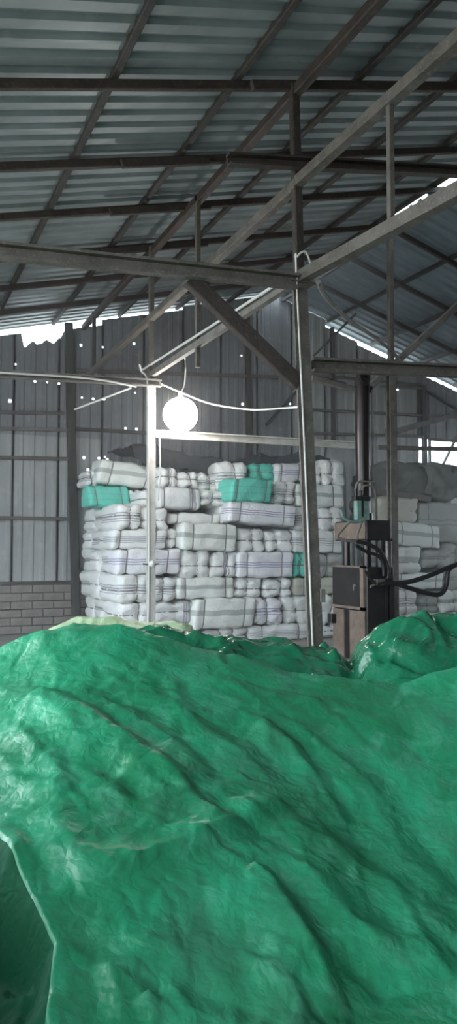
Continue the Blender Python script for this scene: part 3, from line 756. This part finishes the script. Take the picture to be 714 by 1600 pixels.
# ------------------------------------------------------------------ tarpaulins in the foreground
def tarp_mat(name, c0, c1, c2, rough=.42, dust=(.055, .15, .10)):
    m = bpy.data.materials.new(name); m.use_nodes = True; nt = m.node_tree; N = nt.nodes; L = nt.links
    p = N['Principled BSDF']; p.inputs['Roughness'].default_value = rough; p.inputs['Specular IOR Level'].default_value = .5
    tc = N.new('ShaderNodeTexCoord')
    n = N.new('ShaderNodeTexNoise'); n.inputs['Scale'].default_value = 1.7; n.inputs['Detail'].default_value = 7; n.inputs['Roughness'].default_value = .62; L.new(tc.outputs['Object'], n.inputs['Vector'])
    r = N.new('ShaderNodeValToRGB'); e = r.color_ramp.elements; e[0].position = .36; e[1].position = .68; e[0].color = (*c0, 1); e[1].color = (*c1, 1)
    L.new(n.outputs['Fac'], r.inputs['Fac'])
    # worn, whitened creases
    n2 = N.new('ShaderNodeTexNoise'); n2.inputs['Scale'].default_value = 5; n2.inputs['Detail'].default_value = 8; n2.inputs['Roughness'].default_value = .7; n2.inputs['Distortion'].default_value = 1.2; L.new(tc.outputs['Object'], n2.inputs['Vector'])
    mr = N.new('ShaderNodeMapRange'); mr.inputs[1].default_value = .52; mr.inputs[2].default_value = .78; mr.inputs[4].default_value = .55; L.new(n2.outputs['Fac'], mr.inputs[0])
    x = N.new('ShaderNodeMix'); x.data_type = 'RGBA'; L.new(mr.outputs[0], x.inputs[0]); L.new(r.outputs['Color'], x.inputs[6]); x.inputs[7].default_value = (*c2, 1)
    n4 = N.new('ShaderNodeTexNoise'); n4.inputs['Scale'].default_value = 1.3; n4.inputs['Detail'].default_value = 6; n4.inputs['Roughness'].default_value = .65; L.new(tc.outputs['Object'], n4.inputs['Vector'])
    m4 = N.new('ShaderNodeMapRange'); m4.inputs[1].default_value = .52; m4.inputs[2].default_value = .66; m4.inputs[4].default_value = .38; L.new(n4.outputs['Fac'], m4.inputs[0])
    y = N.new('ShaderNodeMix'); y.data_type = 'RGBA'; L.new(m4.outputs[0], y.inputs[0]); L.new(x.outputs[2], y.inputs[6]); y.inputs[7].default_value = (*dust, 1)
    L.new(y.outputs[2], p.inputs['Base Color'])
    v = N.new('ShaderNodeTexVoronoi'); v.feature = 'DISTANCE_TO_EDGE'; v.inputs['Scale'].default_value = 13
    wv = N.new('ShaderNodeTexNoise'); wv.inputs['Scale'].default_value = 6; wv.inputs['Detail'].default_value = 3; L.new(tc.outputs['Object'], wv.inputs['Vector'])
    va = N.new('ShaderNodeVectorMath'); va.operation = 'MULTIPLY_ADD'; va.inputs[1].default_value = (.25, .25, .25); L.new(wv.outputs['Color'], va.inputs[0]); L.new(tc.outputs['Object'], va.inputs[2])
    L.new(va.outputs[0], v.inputs['Vector'])
    n3 = N.new('ShaderNodeTexNoise'); n3.inputs['Scale'].default_value = 28; n3.inputs['Detail'].default_value = 5; L.new(tc.outputs['Object'], n3.inputs['Vector'])
    ad = N.new('ShaderNodeMath'); ad.operation = 'MULTIPLY_ADD'; ad.inputs[1].default_value = .35; L.new(n3.outputs['Fac'], ad.inputs[0]); L.new(v.outputs['Distance'], ad.inputs[2])
    b = N.new('ShaderNodeBump'); b.inputs['Strength'].default_value = .24; b.inputs['Distance'].default_value = .03; L.new(ad.outputs[0], b.inputs['Height']); L.new(b.outputs[0], p.inputs['Normal'])
    return m
M_tarp = tarp_mat('green_tarpaulin', (.010, .150, .062), (.021, .27, .135), (.12, .40, .27))
M_tarpd = tarp_mat('deep_green_tarpaulin', (.008, .105, .048), (.012, .145, .07), (.05, .22, .14), .24)
M_tarpshade = tarp_mat('shade_darkened_tarpaulin', (.006, .062, .028), (.009, .082, .038), (.03, .14, .085), .75, dust=(.012, .08, .045))  # darkened green that stands for the shade down in the gap
M_tarpshade.node_tree.nodes['Principled BSDF'].inputs['Specular IOR Level'].default_value = .12
M_tarpy = tarp_mat('faded_yellow_green_tarpaulin', (.34, .45, .26), (.42, .52, .32), (.52, .58, .42), dust=(.32, .38, .26))

sm = lambda a, b, x: (lambda t: t*t*(3-2*t))(np.clip((x-a)/(b-a), 0, 1))
# ridge of the front heap: distance ahead and height against the sideways position
UR = np.array([-4.0, -2.4, -1.50, -1.15, -.98, -.66, -.24, .17, .62, 1.06, 1.24, 1.45, 2.6, 4.2])
VR = 4.9
ypx = np.array([1180, 1090, 1015, 985, 968, 971, 1008, 1030, 1052, 1066, 1054, 1040, 1090, 1190])
ZR = EYE - (ypx-860)/FPX*VR
def front_z(u, v):
    zr = np.interp(u, UR, ZR); zs = sum(np.interp(u+k, UR, ZR) for k in (-.5, -.35, -.2, -.1, 0, .1, .2, .35, .5))/9
    zr = zs + (zr-zs)*np.exp(-((VR-v)/.30)**2)
    # gentle face towards the viewer, faster fall behind the ridge
    d = VR - v
    z = np.where(d >= 0, zr - .34*d + .06*np.exp(-(d/.35)**2) - .06, zr - .55*(-d) - .0)
    z = z + .10*np.exp(-((u+.25)/.5)**2 - ((v-3.4)/.5)**2) - .06*np.exp(-((u-.45)/.35)**2 - ((v-3.1)/.5)**2)
    # the flank right of the crest line falls away to the right
    uc = np.interp(v, [1.6, 2.2, 2.75, 3.05, 3.4, 4.0, 4.6], [.40, .30, .12, .42, .34, .10, -.1])
    s = np.clip(u-uc, 0, 1.4)
    z = z - .36*(np.sqrt(s*s+.006)-.077)*(1-sm(3.6, 4.7, v))*(1-.35*sm(.5, 1.4, s))
    return z
def hit(px, py, zf=None):                                       # where the ray of a photo point meets the heap
    d = ray(px, py); fu = d.x*cs - d.y*sn; fv = d.x*sn + d.y*cs
    t = np.linspace(.8, 5.4 if zf is None else 6.6, 900)/fv; u = fu*t; v = fv*t; z = EYE + d.z*t
    k = np.argmax(z <= (zf or front_z)(u, v)); return float(u[k]), float(v[k])
def fold(u, v, pts, h, wl, wr, zf=None):
    """a crease line: h high, fading over wl on its left side and wr on its right side (as seen along it)"""
    out = np.zeros_like(u)
    P = [hit(*p, zf) for p in pts]
    best = np.full_like(u, 1e9); sgn = np.zeros_like(u); tt = np.zeros_like(u)
    L = sum(math.dist(P[i], P[i+1]) for i in range(len(P)-1)); acc = 0
    for i in range(len(P)-1):
        (x0, y0), (x1, y1) = P[i], P[i+1]; l = math.dist(P[i], P[i+1]); dx, dy = (x1-x0)/l, (y1-y0)/l
        s = (u-x0)*dx + (v-y0)*dy; sc_ = np.clip(s, 0, l); d = np.hypot(u-(x0+sc_*dx), v-(y0+sc_*dy))
        c = dx*(v-y0) - dy*(u-x0); k = d < best
        best = np.where(k, d, best); sgn = np.where(k, np.sign(c), sgn); tt = np.where(k, (acc+sc_)/L, tt); acc += l
    wd = np.where(sgn > 0, wl, wr); t = np.clip(1-best/wd, 0, 1)
    return h*t*np.sqrt(np.clip(1-(2*tt-1)**4, 0, 1))
us = np.linspace(-3.2, 4.0, 520); vs_ = np.linspace(.95, 6.1, 470)
us = us - us[np.argmin(np.abs(us+.55))] - .55            # one column of the grid runs exactly along the torn-down edge
U, V = np.meshgrid(us, vs_)
EDGE = lambda v: np.interp(v, [.9, 2.0, 2.2, 2.63, 3.18, 3.7, 4.2], [-.46, -.50, -.52, -.575, -.95, -1.35, -1.9])
U = U + np.clip(EDGE(V)+.55, -.6, .2)*np.exp(-((U+.55)/.8)**2)
Zf = front_z(U, V)
FO = [([(60,1085),(100,1105),(176,1147),(272,1202),(300,1222)], .055, .10, .22),
      ([(150,1085),(250,1110),(330,1180),(370,1240)], -.03, .12, .12),
      ([(140,1170),(190,1200),(230,1230)], -.03, .10, .10),
      ([(270,1207),(310,1240),(345,1275)], .03, .06, .10),
      ([(400,1130),(450,1165),(500,1230),(540,1290)], .055, .09, .25),
      ([(394,1352),(430,1400),(480,1490),(528,1600)], .07, .08, .30),
      ([(440,1247),(370,1280),(300,1312),(210,1350),(120,1392)], .05, .06, .14),
      ([(385,1128),(430,1115),(485,1098)], .014, .03, .03), ([(395,1136),(445,1122),(480,1112)], .010, .02, .03), ([(80,1400),(130,1440),(210,1480),(300,1500)], .025, .15, .12),
      ([(165,1508),(178,1550),(192,1610)], .035, .13, .06), ([(226,1568),(250,1612)], .028, .10, .05),
      ([(500,1180),(570,1250),(640,1350),(700,1400)], .035, .2, .2),
      ([(560,1470),(640,1490),(714,1500)], .02, .08, .10),
      ([(600,1370),(650,1450),(690,1530)], .02, .06, .12),
      ([(330,1060),(420,1085),(520,1100),(640,1150)], .02, .08, .15),
      ([(20,1130),(60,1180),(110,1230)], .03, .10, .10), ([(70,1260),(110,1330),(140,1380)], .03, .10, .12)]
for pts, h, wl_, wr_ in FO: Zf = Zf + fold(U, V, pts, h, wl_, wr_)
# crumpling: sharp small creases, drawn out along the slope to the lower right
A = math.radians(-38); Ua = U*math.cos(A) + V*math.sin(A); Va = -U*math.sin(A) + V*math.cos(A)
near = 1 - .3*sm(3.5, 5.5, V)
warp = .25*noise2(U*1.5+9, V*1.5, 77)
left = 1 - .5*sm(.15, 1.0, U + .15*(V-3))
def creases(U, V, n, seed, wr, lr, hr, a0, da, box):
    """straight creases of a stiff sheet: each a narrow uneven roof or gutter that dies out along its length"""
    r = random.Random(seed); out = np.zeros_like(U)
    for _ in range(n):
        cu_, cv_ = r.uniform(box[0], box[1]), r.uniform(box[2], box[3]); a = a0 + r.gauss(0, da); l = r.uniform(*lr); wd = r.uniform(*wr)
        i0, i1 = np.searchsorted(V[:, 0], (cv_-l-.3, cv_+l+.3)); j0 = np.searchsorted(U.max(0), cu_-l-.3); j1 = np.searchsorted(U.min(0), cu_+l+.3)
        if i1-i0 < 2 or j1-j0 < 2: continue
        du, dv = U[i0:i1, j0:j1]-cu_, V[i0:i1, j0:j1]-cv_
        p = du*math.cos(a)+dv*math.sin(a); q = -du*math.sin(a)+dv*math.cos(a) + .10*wd*np.sin(p*9/l+r.uniform(0, 6))
        k = r.uniform(.25, .75)*2; w1, w2 = wd*k, wd*(2-k)
        t = np.clip(1 - np.where(q > 0, q/w1, -q/w2), 0, 1); e = np.clip(1-(p/l)**2, 0, 1)
        out[i0:i1, j0:j1] += r.choice((1, 1, -1))*r.uniform(*hr)*wd*t*e
    return out
BX = (-1.9, 2.6, 1.3, 5.3)
Zf = Zf + left*near*(creases(U, V, 46, 5, (.10, .24), (.25, .7), (.16, .30), A, .45, BX)
      + creases(U, V, 170, 6, (.035, .09), (.10, .32), (.14, .30), A, .8, BX)
      + creases(U, V, 800, 8, (.018, .04), (.05, .20), (.14, .34), A, 1.2, BX))
Zf = Zf + near*left*(.030*(ridged(Ua*.9+warp, Va*2.0+warp, 21, 2)-.4) + .006*(ridged(U*13+2*warp, V*12, 91, 2)-.4))
# the drop at the lower left, where the sheet falls into a gap beside an added, unseen bank
eu = EDGE(V)
s_ = eu - U
Zp = .10 + .06*np.sin(V*3.1) + .05*(ridged(U*2.2, V*2.8, 61, 3)-.4) +   .8*sm(.38, .8, s_)*(1-sm(3.3, 4.3, V)) + .55*sm(-.02, .25, s_)*(1-sm(1.25, 1.75, V)) + .10*np.exp(-((V-2.95)/.14)**2)  # outer bank and near rise, out of view, added to shade the gap
Zp = Zp + creases(U, V, 60, 66, (.05, .12), (.12, .3), (.2, .35), .9, .8, (-1.9, -.3, 1.3, 4.2))
Zf = Zf + .03*np.exp(-(s_/.10)**2)*(1-sm(3.0, 3.6, V))
drop = sm(.0, .13 + .05*np.sin(V*9), s_)*(1-sm(3.9, 4.5, V))
Zp = (Zf-.012)*(1-drop) + np.minimum(Zp, Zf+2)*drop
Zf = np.where(s_ > 0, Zf-.40*sm(0, .05, s_), Zf)
Zf = np.maximum(Zf, .015 + .01*noise2(U*5, V*5, 3))
# outer edges fall to the floor
edge = np.minimum.reduce([sm(0, .35, U-us[0]), sm(0, .35, us[-1]-U), sm(0, .3, vs_[-1]-V), sm(0, .25, V-vs_[0])])
Zf = .012 + (Zf-.012)*edge
X_, Y_ = uv(U, V)
tag(link('tarpaulin', grid_mesh(X_, Y_, Zf, (s_ < .05) | (V > 4.1)), M_tarp), 'big crumpled green tarpaulin covering the nearest heap', 'tarpaulin')

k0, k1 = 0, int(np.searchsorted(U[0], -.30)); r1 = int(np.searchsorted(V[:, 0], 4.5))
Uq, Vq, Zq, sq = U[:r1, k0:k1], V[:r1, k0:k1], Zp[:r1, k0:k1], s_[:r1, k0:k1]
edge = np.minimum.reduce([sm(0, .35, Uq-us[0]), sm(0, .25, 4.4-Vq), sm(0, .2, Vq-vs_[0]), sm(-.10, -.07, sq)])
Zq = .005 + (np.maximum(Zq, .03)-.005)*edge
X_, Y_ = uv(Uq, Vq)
tag(link('tarpaulin', grid_mesh(X_, Y_, Zq, sq > -.06), M_tarpshade), 'shade-darkened green tarpaulin down in the gap at the near left corner', 'tarpaulin')

# deep green sheet over the heap behind it
us = np.linspace(-2.6, 4.6, 420); vs_ = np.linspace(4.7, 7.0, 170); U, V = np.meshgrid(us, vs_)
vb = 5.65
yb_ = np.interp(U*FPX/vb+357, [-200,0,60,170,250,300,400,480,520,545,590,640,680,714,800,1000], [1060,1022,1010,988,985,984,992,1004,1007,1012,984,968,962,957,962,1040])
zr = EYE - (yb_-860)/FPX*vb
Z = zr - .45*np.abs(V-vb)**1.35
Z = Z + .05*(ridged(U*1.6+V*.5, V*2.2-U*.3, 121, 3)-.45) + creases(U, V, 40, 132, (.08, .2), (.2, .5), (.25, .5), .25, .5, (-2, 3, 4.8, 6.4)) + creases(U, V, 260, 133, (.025, .07), (.08, .28), (.25, .5), .4, .9, (-2, 3, 4.8, 6.4))
# shiny swells and the sharp valley by the press
cu = lambda px: (px-357)/FPX*5.5
def rear_z(u, v):
    y = np.interp(u*FPX/vb+357, [400,480,520,545,590,640,680,714,800], [992,1004,1007,1012,984,968,962,957,962]); return EYE - (y-860)/FPX*vb - .45*np.abs(v-vb)**1.35
for pts, h, a_, b_ in (([(552,1016),(590,1000),(630,992),(668,990)], .05, .05, .10), ([(668,990),(672,1004),(655,1020),(612,1024)], .045, .06, .04), ([(560,1008),(575,1030),(590,1050)], .04, .04, .08),
                       ([(660,968),(690,975),(714,976)], -.05, .05, .05), ([(600,1030),(650,1042),(714,1046)], -.05, .08, .06), ([(300,996),(380,1012),(470,1030)], .035, .04, .10), ([(490,1004),(520,996),(540,1004)], .04, .05, .05)):
    Z = Z + fold(U, V, pts, h, a_, b_, rear_z)
Z = Z + .06*np.exp(-((U-cu(655))/.18)**2-((V-5.4)/.2)**2) + .07*np.exp(-((U-cu(595))/.16)**2-((V-5.45)/.2)**2) - .09*np.exp(-((U-cu(545)-.1*(V-5.5))/.05)**2)
edge = np.minimum.reduce([sm(0, .3, U-us[0]), sm(0, .3, us[-1]-U), sm(0, .18, vs_[-1]-V), sm(0, .2, V-vs_[0])])
Z = np.maximum(Z, .02); Z = .010 + (Z-.010)*edge
X_, Y_ = uv(U, V)
tag(link('tarpaulin', grid_mesh(X_, Y_, Z), M_tarpd), 'deep green shiny tarpaulin on the heap behind, reaching to the press', 'tarpaulin')

# faded yellow-green sheet showing along the crest
us = np.linspace(-2.0, -.2, 160); vs_ = np.linspace(5.35, 6.5, 90); U, V = np.meshgrid(us, vs_)
yb_ = np.interp(U*FPX/5.95+357, [-100,15,60,100,130,200,240,290,308,330], [1030,1004,985,968,961,963,966,973,980,1010])
zr = EYE - (yb_-860)/FPX*5.95
Z = zr - .40*np.abs(V-5.95)**1.3 + .03*(ridged(U*3, V*4, 141, 3)-.5)
edge = np.minimum.reduce([sm(0, .25, U-us[0]), sm(0, .08, us[-1]-U), sm(0, .2, vs_[-1]-V), sm(0, .2, V-vs_[0])])
Z = .008 + (np.maximum(Z, .02)-.008)*edge
X_, Y_ = uv(U, V)
tag(link('tarpaulin', grid_mesh(X_, Y_, Z), M_tarpy), 'faded yellow-green tarpaulin edge along the crest below the slim column', 'tarpaulin')

# thin dust haze hanging in the inner half of the hall
M_haze = bpy.data.materials.new('dust_haze'); M_haze.use_nodes = True; nt = M_haze.node_tree
nt.nodes.remove(nt.nodes['Principled BSDF']); vs = nt.nodes.new('ShaderNodeVolumeScatter'); vs.inputs['Density'].default_value = .052; vs.inputs['Anisotropy'].default_value = .3
nt.links.new(vs.outputs[0], nt.nodes['Material Output'].inputs['Volume'])
hz = [(XL+.1, .05), (XR-.1, .05), (XR-.1, roofz(XR)-.25), (RX, RZ-.2), (XL+.1, roofz(XL)-.25)]
tag(MB().add([(x, y, z) for y in (10.56, YB-.08) for x, z in hz], [(0,1,2,3,4), (9,8,7,6,5)] + [(i, 5+i, 5+(i+1) % 5, (i+1) % 5) for i in range(5)]).build('dust_haze', M_haze), 'thin grey dust haze hanging in the inner half of the hall', 'haze', kind='stuff')
